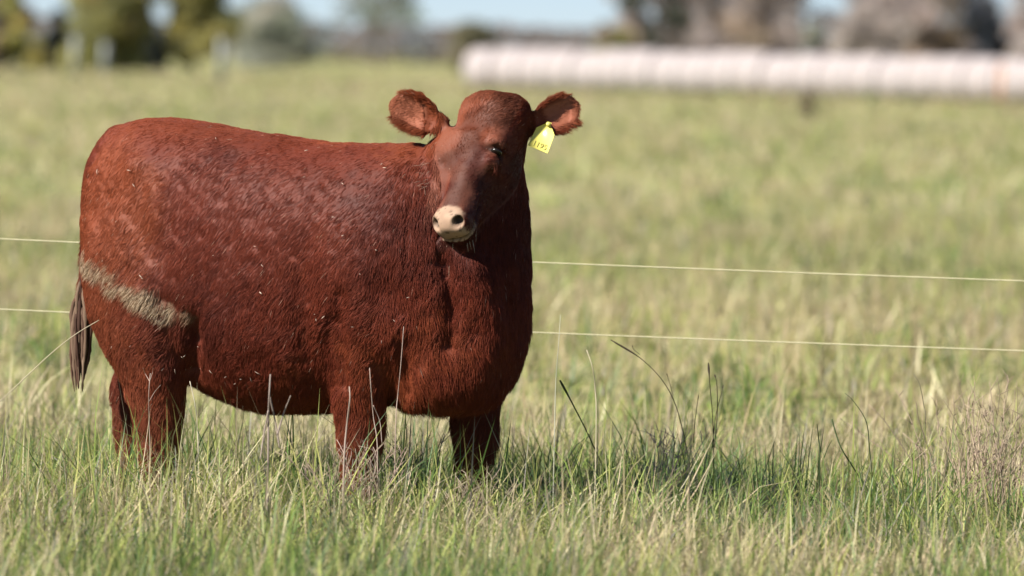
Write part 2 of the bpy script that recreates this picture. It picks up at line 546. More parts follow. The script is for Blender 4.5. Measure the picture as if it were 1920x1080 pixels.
def build_cow_body():
    bag = Bag()
    for p in pieces: bag.add(p)
    me0 = bag.mesh('cow_raw', None)
    tmp = bpy.data.objects.new('cow_raw', me0)
    col.objects.link(tmp)
    md = tmp.modifiers.new('r', 'REMESH'); md.mode = 'VOXEL'; md.voxel_size = 0.0072; md.adaptivity = 0
    dg = bpy.context.evaluated_depsgraph_get()
    ev = tmp.evaluated_get(dg).to_mesh()
    n = len(ev.vertices)
    V = np.empty(n * 3); ev.vertices.foreach_get('co', V); V = V.reshape(-1, 3)
    ne = len(ev.edges)
    E = np.empty(ne * 2, dtype=np.int32); ev.edges.foreach_get('vertices', E); E = E.reshape(-1, 2)
    nl = len(ev.loops); L = np.empty(nl, dtype=np.int32); ev.loops.foreach_get('vertex_index', L)
    npol = len(ev.polygons); ls = np.empty(npol, dtype=np.int32); ev.polygons.foreach_get('loop_start', ls)
    lt = np.empty(npol, dtype=np.int32); ev.polygons.foreach_get('loop_total', lt)
    q = L[ls[lt == 4][:, None] + np.arange(4)]
    t = L[ls[lt == 3][:, None] + np.arange(3)] if (lt == 3).any() else np.zeros((0, 3), dtype=int)
    tmp.evaluated_get(dg).to_mesh_clear()
    bpy.data.objects.remove(tmp)
    bpy.data.meshes.remove(me0)
    deg = np.bincount(E.ravel(), minlength=n)[:, None].astype(float)
    def lap(V):
        S = np.zeros_like(V)
        for k in range(3):
            S[:, k] = np.bincount(E[:, 0], V[E[:, 1], k], n) + np.bincount(E[:, 1], V[E[:, 0], k], n)
        return S / deg
    hd = (V - Q0) @ HN
    hx = (V - Q0) @ HX
    hz = (V - Q0) @ HZ
    headm = ((hz > -0.30) & (np.abs(hx) < .16) & (hd > -.12) & (hd < .6)).astype(float)
    eard = np.zeros(n)
    for root, Ee, Ll, N, Wd in EARS:
        s = (V - root) @ Ee; d = np.linalg.norm(V - root - np.outer(s, Ee), axis=1)
        eard = np.maximum(eard, ((s > 0.02) & (d < .11)).astype(float))
    fine = np.maximum(headm, eard)[:, None]
    for it in range(26):
        W = lap(V)
        k = 0.6 * np.where(fine > .5, np.where(eard[:, None] > .5, float(it < 6), float(it < 13)), 1.0)
        V = V + k * (W - V)
    return V, q, t, E

V, QD, TR, ED = build_cow_body()

def normals_of(V):
    N = np.zeros_like(V)
    a, b, c, d = (V[QD[:, k]] for k in range(4))
    f = np.cross(c - a, d - b)
    for k in range(4):
        for j in range(3): N[:, j] += np.bincount(QD[:, k], f[:, j], len(V))
    return N / (np.linalg.norm(N, axis=1)[:, None] + 1e-12)

NV = normals_of(V)
S_ = HLEN / 0.51
def head_coords(p):
    d = p - Q0
    return d @ HX / S_, d @ HN / S_, d @ HZ / S_

def head_mask(p):
    x, t, z = head_coords(p)
    dp = np.interp(t, [-.06, .0, .04, .16, .23, .29, .35, .41, .5], [.10, .17, .19, .20, .215, .20, .18, .16, .13])
    hw = np.interp(t, [-.06, .0, .10, .165, .23, .29, .35, .5], [.12, .145, .14, .135, .115, .09, .085, .09])
    return (z > -dp) & (np.abs(x) < hw) & (t > -.08) & (t < .56)

# relief: muscles, folds, eyes, nostrils, mouth
def surf(px, py):
    """point of the hide behind a photo pixel"""
    w = P(px, py, 19.4); a = to_local((0, 0, CAM_H)); dr = unit(to_local(w) - a)
    r_ = V - a; t_ = r_ @ dr
    dist = np.linalg.norm(r_ - np.outer(t_, dr), axis=1)
    ok = np.where(dist < .012)[0]
    if len(ok) == 0: ok = np.array([np.argmin(dist)])
    k = ok[np.argmin(t_[ok])]
    return V[k]

def relief():
    global V, NV
    hx, ht, hz = head_coords(V)
    ishead = sstep(-.34, -.26, hz) * (np.abs(hx) < .19) * (ht > -.1) * (ht < .62)
    body = 1 - ishead
    d = np.zeros(len(V))
    d += body * 0.012 * (noise(V, 0.22, 5) - .5) + body * 0.007 * (noise(V, 0.07, 6) - .5)
    d += 0.004 * (noise(V, 0.03, 7) - .5)
    def gauss(c, r):
        return np.exp(-(((V - np.asarray(c)) / np.asarray(r)) ** 2).sum(1))
    d += 0.030 * gauss((.44, -.30, .95), (.16, .15, .18))      # shoulder
    d += 0.022 * gauss((.56, -.26, .72), (.08, .15, .10))      # point of shoulder
    d -= 0.022 * gauss((.27, -.33, .80), (.05, .15, .30))      # hollow behind the shoulder
    d += 0.018 * gauss((-.47, -.24, 1.27), (.06, .15, .05))    # hip bone
    d -= 0.016 * gauss((-.27, -.30, 1.10), (.09, .15, .12))    # flank hollow
    d -= 0.022 * gauss((-.19, -.33, .62), (.04, .15, .12))     # fold before the stifle
    d += 0.014 * gauss((-.36, -.30, .80), (.14, .15, .16))     # thigh
    def along(pxs, rad):
        P3 = [surf(*q) for q in pxs]
        P3 = catmull(P3, 30)
        dm = np.full(len(V), 9.0)
        for q in P3: dm = np.minimum(dm, np.linalg.norm(V - q, axis=1))
        return np.exp(-(dm / rad) ** 2)
    d += 0.030 * along([(895, 500), (915, 560), (925, 620), (905, 690)], .055)     # dewlap
    d -= 0.026 * along([(834, 490), (840, 560), (846, 620), (842, 650)], .032)     # crease between neck and shoulder
    d -= 0.012 * along([(752, 640), (756, 690), (760, 735)], .022)                 # crease before the foreleg
    d += 0.016 * along([(800, 700), (850, 725), (900, 735)], .05)                  # brisket
    d -= 0.014 * along([(640, 560), (632, 640), (634, 720)], .03)                  # behind the elbow
    d -= 0.030 * along([(356, 600), (350, 650), (353, 700)], .030)                 # flank fold
    d -= 0.012 * along([(300, 560), (330, 590), (350, 640)], .035)
    d += 0.014 * along([(270, 560), (285, 640), (300, 700)], .06)                  # gaskin
    d -= 0.010 * along([(620, 600), (610, 660), (618, 720)], .03)
    V = V + NV * d[:, None]
    # nostrils
    for sg in (-1, 1):
        c = H(sg * .044 * S_, .496 * S_, -.030 * S_)
        r = V - c
        ax = unit(HX * sg * 1.0 + HZ * .75 + HN * -.1)
        a2 = unit(np.cross(ax, HX * sg + HN))
        la = r @ ax; lb = np.linalg.norm(r - np.outer(la, ax), axis=1)
        w = np.exp(-(la / .024) ** 4 - (lb / .016) ** 4)
        V = V - np.outer(w * .036, unit(HN * .8 + HZ * .55 + HX * sg * .25))
    # mouth line
    hx, ht, hz = head_coords(V)
    w = np.exp(-((hz + .093) / .006) ** 2) * sstep(.33, .40, ht) * (np.abs(hx) < .095) * (ht < .56)
    V = V - NV * (w * .010)[:, None]
    # eye slit
    for sg in (-1, 1):
        c = H(sg * .112 * S_, .196 * S_, -.052 * S_)
        r = V - c
        la = r @ unit(HZ * .92 - HN * .30); lb = r @ unit(HN * .92 + HZ * .30); ll = r @ HX
        w = np.exp(-(la / .030) ** 4 - (lb / .010) ** 2 - (ll / .05) ** 4)
        V = V - NV * (w * .016)[:, None]
    # fold running forward from the inner corner of the eye
    for sg in (-1, 1):
        line = catmull([H(sg * .108 * S_, .198 * S_, -.040 * S_), H(sg * .098 * S_, .222 * S_, -.018 * S_), H(sg * .086 * S_, .252 * S_, -.010 * S_)], 20)
        dm = np.min(np.linalg.norm(V[:, None, :] - line[None, :, :], axis=2), axis=1)
        V = V - NV * (.011 * np.exp(-(dm / .009) ** 2))[:, None]
    NV = normals_of(V)
relief()

# coat colour
MUD = [(-.735, .93), (-.62, .905), (-.52, .87), (-.44, .835), (-.36, .79), (-.30, .765)]
def mud_mask(p):
    m = np.zeros(len(p))
    for (a, b), (c, d) in zip(MUD[:-1], MUD[1:]):
        e = np.array([c - a, d - b]); L2 = e @ e
        r = p[:, [0, 2]] - np.array([a, b])
        t = np.clip(r @ e / L2, 0, 1)
        dist = np.linalg.norm(r - t[:, None] * e, axis=1)
        m = np.maximum(m, 1 - sstep(.008, .050, dist + 0.06 * (noise(p, .035, 41) - .5)))
    m2 = 1 - sstep(.01, .035, np.linalg.norm(p[:, [0, 2]] - np.array([-.215, .755]), axis=1))
    m = np.maximum(m, m2 * .6)
    m = m * sstep(.30, .5, noise(p, .04, 40) * .6 + noise(p, .015, 42) * .4 + .05)
    return m * (p[:, 1] < 0)

def coat(p):
    """base colour of the hair at local points"""
    n = len(p)
    a = .5 + 1.25 * ((noise(p, .42, 50) - .5) * .75 + (noise(p, .09, 51) - .5) * .13 + (noise(p, .02, 52) - .5) * .12)
    dark = np.array([.068, .0135, .0085]); mid = np.array([.120, .0235, .0120]); hot = np.array([.185, .043, .0165])
    c = dark + (mid - dark) * sstep(.25, .5, a)[:, None] + (hot - mid) * sstep(.5, .75, a)[:, None]
    # lighter, more orange tone on the top line and lower legs
    top = sstep(1.30, 1.43, p[:, 2]) * (p[:, 0] < .3)
    c = c + (hot * 1.1 - c) * (top * .45)[:, None]
    leg = 1 - sstep(.30, .52, p[:, 2])
    c = c + (np.array([.16, .047, .024]) - c) * (leg * .6)[:, None]
    # greyish dusty bloom on the thigh and the lower side
    bl = noise(p, .40, 54) * sstep(0, -.5, p[:, 0]) * .20 * sstep(1.3, 1.0, p[:, 2]) + .03
    c = c + (np.array([.17, .082, .060]) - c) * bl[:, None]
    hx, ht, hz = head_coords(p)
    hm = (hz > -.06) * (np.abs(hx) < .13) * (ht > -.05) * (ht < .55)
    fl = hm * sstep(.35, .7, noise(p, .05, 56))
    c = c + (np.array([.25, .095, .060]) - c) * (fl * .5)[:, None]
    hd2 = head_mask(p)
    c = c * (1 - .14 * hd2)[:, None]
    c = c * (1 - hd2 * (.42 * sstep(.45, .7, noise(p, .075, 57))))[:, None]
    return c

def nose_mask(p):
    hx, ht, hz = head_coords(p)
    edge = .440 + .016 * np.clip(np.abs(hx) / .07, 0, 1) ** 2 + .006 * (noise(p, .012, 60) - .5) * 2
    m = sstep(edge - .004, edge + .006, ht - .22 * np.maximum(0, -.030 - hz) * 0) * (hz > -.105) * (np.abs(hx) < .092) * (hz < .05) * (ht < .6)
    m = m * (1 - sstep(.060, .074, np.abs(hx)))
    return m

def ear_coords(p):
    best = None
    for root, Ee, Ll, N, Wd in EARS:
        r = p - root
        s = r @ Ee / Ll; x = r @ Wd; z = r @ N
        m = (s > .12) & (s < 1.1) & (np.abs(x) < .085) & (np.abs(z) < .085)
        cur = (m, s, x, z)
        if best is None: best = [m.copy(), s.copy(), x.copy(), z.copy()]
        else:
            for k in range(1, 4): best[k] = np.where(m, cur[k], best[k])
            best[0] |= m
    return best

def skin_colours():
    c = coat(V) * 0.85
    md = mud_mask(V)
    c = c + (np.array([.26, .20, .13]) - c) * (md * .8)[:, None]
    nm = nose_mask(V)
    nc = np.array([.31, .205, .14]) * (0.86 + .28 * noise(V, .02, 61))[:, None]
    sp = sstep(.70, .80, noise(V, .009, 62))
    nc = nc * (1 - .6 * sp)[:, None]
    c = c + (nc - c) * nm[:, None]
    hx, ht, hz = head_coords(V)
    for sg in (-1, 1):
        q = V - H(sg * .044 * S_, .496 * S_, -.030 * S_)
        w = np.exp(-(np.linalg.norm(q + HN * .014, axis=1) / .021) ** 6)
        c = c * (1 - .9 * w)[:, None]
    w = np.exp(-((hz + .093) / .006) ** 2) * sstep(.33, .40, ht) * (np.abs(hx) < .095) * (ht < .56)
    c = c * (1 - .7 * w)[:, None]
    for sg in (-1, 1):                                   # dark bare lids
        e = V - H(sg * .112 * S_, .196 * S_, -.052 * S_)
        la = e @ unit(HZ * .92 - HN * .30); lb = e @ unit(HN * .92 + HZ * .30)
        w = np.exp(-(la / .034) ** 4 - (lb / .013) ** 4) * (np.abs(e @ HX) < .05)
        c = c * (1 - .8 * w)[:, None]
    em, es, ex, ez = ear_coords(V)
    inner = em * (1 - sstep(.030, .052, np.abs(ex))) * sstep(.25, .4, es) * (1 - sstep(.8, .92, es))
    c = c + (np.array([.34, .12, .07]) - c) * (inner * .8)[:, None]
    hoof = (V[:, 2] < .075)
    c[hoof] = (.03, .022, .018)
    return c

def mat_coat(name, rough, spec, sheen=0.0):
    m, nt, b = mat_new(name)
    at = nt.nodes.new('ShaderNodeAttribute'); at.attribute_name = 'col'
    nt.links.new(at.outputs['Color'], b.inputs['Base Color'])
    b.inputs['Roughness'].default_value = rough
    b.inputs['Specular IOR Level'].default_value = spec
    b.inputs['Sheen Weight'].default_value = sheen
    b.inputs['Sheen Roughness'].default_value = 0.4
    return m
hide_mat = mat_coat('hide', 0.62, 0.2)
fur_mat = mat_coat('coat_hair', 0.55, 0.08)

body = link('body', mesh_np('body', V, [QD, TR] if len(TR) else [QD], hide_mat, skin_colours(), True), cow)

# ---- hair
def scatter(n, dens):
    a, b, c, d = (V[QD[:, k]] for k in range(4))
    ar = np.linalg.norm(np.cross(c - a, d - b), axis=1) * dens(((a + b + c + d) / 4))
    cdf = np.cumsum(ar); cdf /= cdf[-1]
    f = np.searchsorted(cdf, rng.uniform(0, 1, n))
    s, t = rng.uniform(0, 1, (2, n))
    q = QD[f]
    w = [(1 - s) * (1 - t), s * (1 - t), s * t, (1 - s) * t]
    p = sum(V[q[:, k]] * w[k][:, None] for k in range(4))
    nn = sum(NV[q[:, k]] * w[k][:, None] for k in range(4))
    return p, nn / np.linalg.norm(nn, axis=1)[:, None]

def build_fur(n):
    def dens(p):
        hx, ht, hz = head_coords(p)
        hd = head_mask(p)
        em = ear_coords(p)[0]
        w = np.where(hd | em, 2.6, 1.0)
        w = w * np.where(p[:, 1] < .05, 1.25, .8)
        w = w * (p[:, 2] > .10)
        return w * (1 - nose_mask(p)) + 1e-6
    p, nn = scatter(n, dens)
    hx, ht, hz = head_coords(p)
    keep = (nose_mask(p) < .4) & (p[:, 2] > .1)
    for sg in (-1, 1):                                   # keep the eye clear
        e = p - H(sg * .112 * S_, .196 * S_, -.052 * S_)
        la = e @ unit(HZ * .92 - HN * .30); lb = e @ unit(HN * .92 + HZ * .30)
        keep &= ~((np.abs(la) < .028) & (np.abs(lb) < .010) & (np.linalg.norm(e, axis=1) < .05))
    p, nn = p[keep], nn[keep]
    hx, ht, hz = head_coords(p)
    n = len(p)
    headw = head_mask(p).astype(float)
    em, es, ex, ez = ear_coords(p)
    # growth direction
    d = np.tile(np.array([-.62, 0, -.72]), (n, 1))
    low = (1 - sstep(.35, .75, p[:, 2]))[:, None]
    d = d * (1 - low) + np.array([-.12, 0, -1.0]) * low
    fr = sstep(.45, .70, p[:, 0])[:, None]
    d = d * (1 - fr) + np.array([-.05, 0, -1.0]) * fr
    hdir = -HN[None, :] * .75 + HX[None, :] * np.clip(hx * 7, -.8, .8)[:, None]
    down = sstep(.44, .50, ht)[:, None]
    hdir = hdir * (1 - down) + (HN * .9 - HZ * .3)[None, :] * down
    d = np.where(headw[:, None] > .5, hdir, d)
    for k, (root, Ee, Ll, N, Wd) in enumerate(EARS):
        s = (p - root) @ Ee / Ll
        m = em & (s > .05) & (s < 1.15) & (np.linalg.norm(p - root, axis=1) < .25)
        d[m] = (Ee * .8)[None, :] + np.outer(ex[m] * 9, Wd) + np.array([0, 0, -.25])
    wob = np.column_stack([noise(p, .05, 70 + k) for k in range(3)]) - .5
    wob2 = np.column_stack([noise(p, .016, 75 + k) for k in range(3)]) - .5
    d = d / np.linalg.norm(d, axis=1)[:, None]
    amp = np.where(headw > .5, .55, 1.0)[:, None]
    sleek = (1.0 - .76 * sstep(.65, 1.05, p[:, 2] - .25 * np.maximum(0, p[:, 0])))[:, None]
    d = d + amp * sleek * (1.1 * wob + .85 * wob2) + rng.normal(0, .10, (n, 3))
    d = d - nn * (d * nn).sum(1)[:, None]
    d /= np.linalg.norm(d, axis=1)[:, None] + 1e-9
    md = mud_mask(p)
    L = (.018 + .014 * noise(p, .10, 80)) * (1.0 - .30 * sstep(.9, 1.2, p[:, 2]))
    L = L + .016 * (1 - sstep(.40, .60, p[:, 2])) + .012 * sstep(.5, .7, p[:, 0])
    L = np.where(headw > .5, .011 + .012 * sstep(.16, -.02, ht), L)
    edge = em & (np.abs(ex) > .040)
    L = np.where(em, .012, L)
    L = np.where(edge, .028, L)
    L = np.where(md > .3, .026, L)
    L = L * rng.uniform(.65, 1.25, n)
    lift = .22 + .12 * (noise(p, .03, 81) - .3) + rng.normal(0, .08, n) + .25 * (md > .3) + .25 * edge
    lift = np.clip(lift, .06, 1.0)[:, None]
    K = 4
    pts = np.empty((n, K, 3))
    for k in range(K):
        s = k / (K - 1)
        pts[:, k] = p - nn * .001 + (d * s + nn * (lift * (s - .45 * s * s))) * L[:, None]
        pts[:, k, 2] -= (L * .18 * s * s)
    c = coat(p) * rng.uniform(.72, 1.32, n)[:, None]
    c = c + (pick(np.array([[.40, .31, .20], [.26, .19, .115], [.13, .085, .05], [.50, .41, .29]]), n) - c) * (md * .85)[:, None]
    inner = em * (1 - sstep(.030, .052, np.abs(ex))) * sstep(.25, .4, es)
    c = c + (np.array([.34, .13, .075]) - c) * (inner * .7)[:, None]
    bl = rng.uniform(0, 1, n) < .003
    c[bl] = np.array([.36, .22, .16])
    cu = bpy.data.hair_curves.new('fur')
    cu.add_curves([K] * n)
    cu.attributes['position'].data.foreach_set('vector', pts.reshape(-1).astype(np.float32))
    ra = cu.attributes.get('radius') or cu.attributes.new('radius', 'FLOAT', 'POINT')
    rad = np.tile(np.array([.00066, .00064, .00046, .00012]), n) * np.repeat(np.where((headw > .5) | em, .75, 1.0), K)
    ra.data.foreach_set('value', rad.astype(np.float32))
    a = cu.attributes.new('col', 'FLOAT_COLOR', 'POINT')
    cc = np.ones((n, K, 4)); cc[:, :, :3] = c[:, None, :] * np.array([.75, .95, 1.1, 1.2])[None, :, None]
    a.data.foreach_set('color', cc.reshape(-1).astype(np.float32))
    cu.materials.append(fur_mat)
    return link('fur', cu, body)
build_fur(340000)

def build_cow_bits():
    # eyes
    em_, nt, b = mat_new('eye_gloss')
    b.inputs['Base Color'].default_value = (.010, .007, .006, 1)
    b.inputs['Roughness'].default_value = .25
    for sg in (-1, 1):
        c = H(sg * .098 * S_, .196 * S_, -.054 * S_)
        R = [c + .021 * math.sin(a) * HX * sg + .021 * math.cos(a) * (np.outer(np.cos(TH_S[::2]) * .50, HN) + np.outer(np.sin(TH_S[::2]), HZ)) for a in np.linspace(-1.45, 1.45, 10)]
        bag = Bag().add(rings_mesh(R))
        link('eye', bag.mesh('eye', em_), cow)
    # lashes / whiskers on the chin
    wm = mat_plain('whisker', (.42, .33, .25), .6, .3)
    bag = Bag()
    for i in range(46):
        x = random.uniform(-.055, .055); t = random.uniform(.44, .515)
        a = H(x * S_, t * S_, (-.105 - random.uniform(0, .03)) * S_)
        dr = unit(HN * random.uniform(.3, .9) - HZ * random.uniform(.1, .7) + HX * (x * 6 + random.uniform(-.2, .2)) + np.array([0, 0, -.5]))
        L = random.uniform(.018, .045)
        bag.add(tube([a, a + dr * L * .5, a + dr * L + np.array([0, 0, -.006])], [.0011, .0009, .0003], 5))
    link('whiskers', bag.mesh('whiskers', wm), cow)
    # bits of chaff and straw caught in the coat
    cm = mat_coat('chaff', .7, .2)
    bag = Bag()
    spots = [(488, 552), (716, 305), (722, 312), (640, 342), (240, 320), (180, 322), (575, 280), (405, 258), (700, 470), (905, 715), (760, 560), (590, 600), (604, 598),
             (395, 700), (420, 708), (450, 712), (470, 715), (440, 722), (480, 700), (350, 668), (345, 672), (640, 440), (250, 345), (330, 700), (260, 520)]
    for i in range(44):
        px, py = spots[i] if i < len(spots) else (random.uniform(180, 780), random.uniform(300, 720))
        q = surf(px, py)
        big = 1.5 if i == 0 else (1.0 if i < len(spots) else .6)
        k = np.argmin(((V - q) ** 2).sum(1)); q = q + NV[k] * .009
        dr = unit(np.array([random.gauss(0, 1), random.gauss(0, .4), random.gauss(0, .8)])); dr = unit(dr - NV[k] * (dr @ NV[k]))
        L = random.uniform(.004, .012) * big
        bag.add(tube([q - dr * L, q + NV[k] * .001, q + dr * L], [.0006 * big, .0016 * big, .0005 * big], 5), np.array([.50, .38, .30]) * random.uniform(.6, 1.1) * (.55 if py > 690 else 1))
    for i in range(16):                                    # pale loose hairs behind the cheek
        q = surf(random.uniform(788, 812), random.uniform(300, 352))
        k = np.argmin(((V - q) ** 2).sum(1)); q = q + NV[k] * .006
        dr = dir_local(unit((-random.uniform(.3, 1), -.2, random.uniform(-.7, .3))))
        L = random.uniform(.015, .035)
        bag.add(tube([q, q + dr * L * .5 + np.array([0, 0, .002]), q + dr * L], [.0008, .0007, .0003], 4), np.array([.30, .20, .15]) * random.uniform(.6, 1.1))
    link('chaff', bag.mesh('chaff', cm), cow)['kind'] = 'stuff'
    # tail switch: matted, muddy locks
    lm = mat_coat('matted_hair', .8, .2)
    bag = Bag()
    rt = random.Random(21)
    for i in range(36):
        a0 = np.array([-.822, -.045, rt.uniform(.72, .86)])
        off = np.array([max(-.03, min(.03, rt.gauss(0, .017))), max(-.022, min(.022, rt.gauss(0, .011))), 0])
        end = np.array([-.818 + off[0] * .8, -.045 + off[1] * .8, rt.uniform(.445, .60)])
        mid = (a0 + end) / 2 + off * .9 + np.array([0, 0, .02])
        T = catmull([a0 + off * .3, mid + np.array([rt.gauss(0, .004), rt.gauss(0, .004), .04]), (mid + end) / 2 + off * .2, end], 14)
        r = rt.uniform(.006, .011)
        rad = r * np.interp(np.linspace(0, 1, 14), [0, .2, .7, 1], [.6, 1, .8, .15]) * np.array([random.uniform(.7, 1.3) for _ in range(14)])
        c = rt.choice([(.05, .024, .016), (.09, .045, .03), (.14, .09, .06), (.20, .14, .095), (.10, .06, .04)])
        bag.add(tube(T, rad, 7), c)
    link('tail_switch', bag.mesh('tail_switch', lm), cow)
    # ear tag
    tm = mat_plain('tag_plastic', (.66, .60, .14), .35, .5, .06, 30)
    c0 = P(1026, 236, 19.60); 
    ax = P(1008, 281, 19.57) - P(1030, 229, 19.60)
    hgt = np.linalg.norm(ax); dn = ax / hgt
    across = unit(P(1033, 284, 19.575) - P(997, 276, 19.575)); across = unit(across - dn * (across @ dn))
    out = np.cross(across, dn)
    if out[1] > 0: out = -out
    o0 = P(1030, 229, 19.585)
    S2 = [(-.008, .0), (.008, .0), (.010, .010), (.0335, .035), (.0365, .105), (-.0365, .105), (-.0335, .035), (-.010, .010)]
    th = .0022
    front = np.array([o0 + across * x + dn * y * (hgt / .105) + out * (th + .004 * (y / .1) ** 2) for x, y in S2])
    back = front - out * th
    k = len(S2)
    v = np.vstack([front, back])
    v = np.array([to_local(p) for p in v])
    quads = np.array([[i, (i + 1) % k, (i + 1) % k + k, i + k] for i in range(k)])
    polys = [quads, np.arange(k)[None, :], np.arange(k, 2 * k)[::-1][None, :]]
    tg = link('ear_tag', mesh_np('ear_tag', v, polys, tm), cow)
    tg['label'] = 'bright yellow plastic tag hanging from the ear'
    # stud
    sc = to_local(o0 + dn * .010 + out * (th + .001)); ol = dir_local(out)
    T = [sc, sc + ol * .006, sc + ol * .0085]
    link('stud', Bag().add(tube(T, [.008, .008, .004], 12)).mesh('stud', tm), tg)
    # faded digits
    ink = mat_plain('faded_ink', (.50, .46, .13), .6, .2)
    tc = bpy.data.curves.new('digits', 'FONT')
    tc.body = '1195'; tc.size = .028; tc.align_x = 'CENTER'; tc.extrude = .0002
    to = link('digits_src', tc)
    dg = bpy.context.evaluated_depsgraph_get()
    tme = bpy.data.meshes.new_from_object(to.evaluated_get(dg))
    bpy.data.objects.remove(to)
    ex, ey, ez = dir_local(across), dir_local(-dn), dir_local(out)
    if np.cross(ex, ey) @ ez < 0: ex = -ex
    org = to_local(o0 + dn * hgt * .93 + out * (th + .0055))
    for vv in tme.vertices:
        x, y, z = vv.co
        vv.co = Vector(org + ex * x * .95 + ey * y + ez * z)
    tme.materials.clear(); tme.materials.append(ink)
    link('digits', tme, tg)
build_cow_bits()

# ------------------------------------------------------------------ electric fence
def build_fence():
    YF = 21.35
    f = empty('electric_fence', (P(-700, 900, YF)[0], YF, 0))
    tag(f, 'two-strand pale twisted electric fence wire stretched behind the cow', 'fence')
    off = np.array([f.location.x, YF, 0])
    wm = mat_plain('poly_wire', (.62, .58, .38), .5, .4, .12, 200)
    for (y0, y1) in ((446, 525), (578, 656)):
        a, b = P(0, y0, YF), P(1920, y1, YF)
        d = (b - a) / (b[0] - a[0])
        n = 900
        xs = np.linspace(a[0] - 2.6, b[0] + 2.6, n)
        base = a[None, :] + d[None, :] * (xs - a[0])[:, None]
        mid = (xs - xs.mean()) / (xs[-1] - xs[0])
        base[:, 2] += -.03 * (1 - (2 * mid) ** 2) + .021
        bag = Bag()
        for s in range(3):
            ph = xs * 2 * np.pi / .035 + s * 2 * np.pi / 3
            p = base + np.column_stack([np.zeros(n), np.cos(ph) * .0013, np.sin(ph) * .0013])
            bag.add(tube(p - off, .0013, 5))
        link('wire', bag.mesh('wire', wm), f)
    pm = mat_plain('post_plastic', (.75, .75, .72), .5, .4, .05)
    im = mat_plain('insulator', (.05, .05, .05), .4, .5, .05)
    for k, (px, zt, zl) in enumerate(((-1, 0, 0), (1, 0, 0))):
        xw = (P(0, 446, YF)[0] - 2.6) if k == 0 else (P(1920, 525, YF)[0] + 2.6)
        post = link('post', Bag().add(tube(np.array([[xw, YF + .012, -.05], [xw, YF + .012, .6], [xw, YF + .012, 1.12], [xw, YF + .012, 1.15]]) - off, [.010, .010, .010, .004], 10)).mesh('post', pm), f)
        for (y0, y1) in ((446, 525), (578, 656)):
            a, b = P(0, y0, YF), P(1920, y1, YF)
            z = a[2] + (b[2] - a[2]) / (b[0] - a[0]) * (xw - a[0]) + .021
            link('insulator', Bag().add(tube(np.array([[xw, YF - .008, z], [xw, YF + .002, z], [xw, YF + .016, z]]) - off, [.014, .016, .013], 10)).mesh('insulator', im), post)
build_fence()

# ------------------------------------------------------------------ single plants
stalk_mat = mat_leaf('dry_stalk', .15, .7, .2)
def stalk(name, label, cat, paths, colr, group=None):
    """paths: list of ([(px, py), ...], Y, r0, r1, head) rooted at the ground below the first point"""
    first, Y0 = paths[0][0], paths[0][1]
    b0 = P(first[0][0], first[0][1], Y0)
    e = empty(name, (b0[0], Y0, 0))
    tag(e, label, cat, group)
    off = np.array([b0[0], Y0, 0])
    for k, (pp, Y, r0, r1, hd) in enumerate(paths):
        pts = [P(x, y, Y + .02 * math.sin(i * 2.1)) for i, (x, y) in enumerate(pp)]
        if k == 0:
            g = pts[0].copy(); g[2] = -.02
            pts = [g] + pts
        if len(pts) == 2: pts.insert(1, (pts[0] + pts[1]) / 2)
        T = catmull(pts, 6 + 4 * len(pts))
        n = len(T)
        rad = np.linspace(r0, r1, n) * .72
        if hd:
            hl = max(3, n // 5)
            rad[-hl:] = r1 * .72 + hd * .8 * np.sin(np.linspace(.15, 3.0, hl))
        cc = np.asarray(colr) * random.uniform(.85, 1.15)
        link('stem' if k == 0 else 'branch', Bag().add(tube(T - off, rad, 6), cc).mesh('stem', stalk_mat), e)
    return e
PALE = (.46, .38, .27); PINK = (.42, .32, .26); DARK = (.05, .075, .025); BLK = (.05, .038, .024)
stalk('dry_stalk', 'long pale dry stem slanting up to the cow\'s hind leg', 'stalk', [([(-60, 800), (0, 752), (90, 668), (140, 628), (186, 600)], 19.75, .0030, .0018, 0)], (.55, .48, .33))
stalk('dry_weed', 'forked dry pinkish weed in front of the near hind leg', 'weed',
      [([(281, 850), (280, 800), (279, 740), (282, 700)], 19.55, .0024, .0016, .001), ([(280, 752), (290, 735), (301, 722)], 19.55, .0015, .0010, 0),
       ([(281, 716), (272, 700), (268, 690)], 19.55, .0015, .0008, 0), ([(282, 712), (286, 698), (287, 690)], 19.55, .0014, .0008, 0)], PINK)
stalk('dry_weed', 'pale forked dead weed standing below the belly', 'weed',
      [([(503, 850), (503, 790), (505, 740), (507, 702)], 18.7, .0060, .0036, 0), ([(506, 745), (516, 790), (524, 840)], 18.7, .0045, .0030, 0),
       ([(520, 815), (532, 775), (545, 742)], 18.7, .0045, .0026, 0), ([(503, 770), (494, 820), (488, 860)], 18.7, .004, .003, 0)], (.34, .27, .23))
stalk('dry_stalk', 'thin pale stem in front of the chest, right of the near foreleg', 'stalk', [([(742, 800), (746, 740), (751, 690), (757, 612)], 19.3, .0026, .0014, 0)], (.45, .33, .27))
stalk('dry_stalk', 'bent pale stem crossing the middle of the near foreleg', 'stalk', [([(708, 850), (700, 780), (695, 720), (693, 690)], 19.3, .0030, .0018, 0), ([(700, 760), (712, 790), (716, 830)], 19.3, .002, .0014, 0)], PINK)
stalk('dry_stalk', 'blurred pale stalk along the left edge of the near foreleg', 'stalk', [([(645, 870), (650, 800), (656, 750), (655, 725)], 18.9, .0050, .0030, 0)], (.46, .36, .29))
stalk('dry_stalk', 'upright pale stem between the hind leg and the belly', 'stalk', [([(372, 860), (370, 800), (366, 760), (356, 715)], 19.9, .0030, .0022, 0)], (.5, .46, .36))
stalk('dry_stalk', 'tall faint grass stem just right of the chest', 'stalk', [([(1040, 800), (1042, 720), (1047, 650), (1051, 590)], 19.2, .0026, .0014, 0)], (.5, .50, .38))
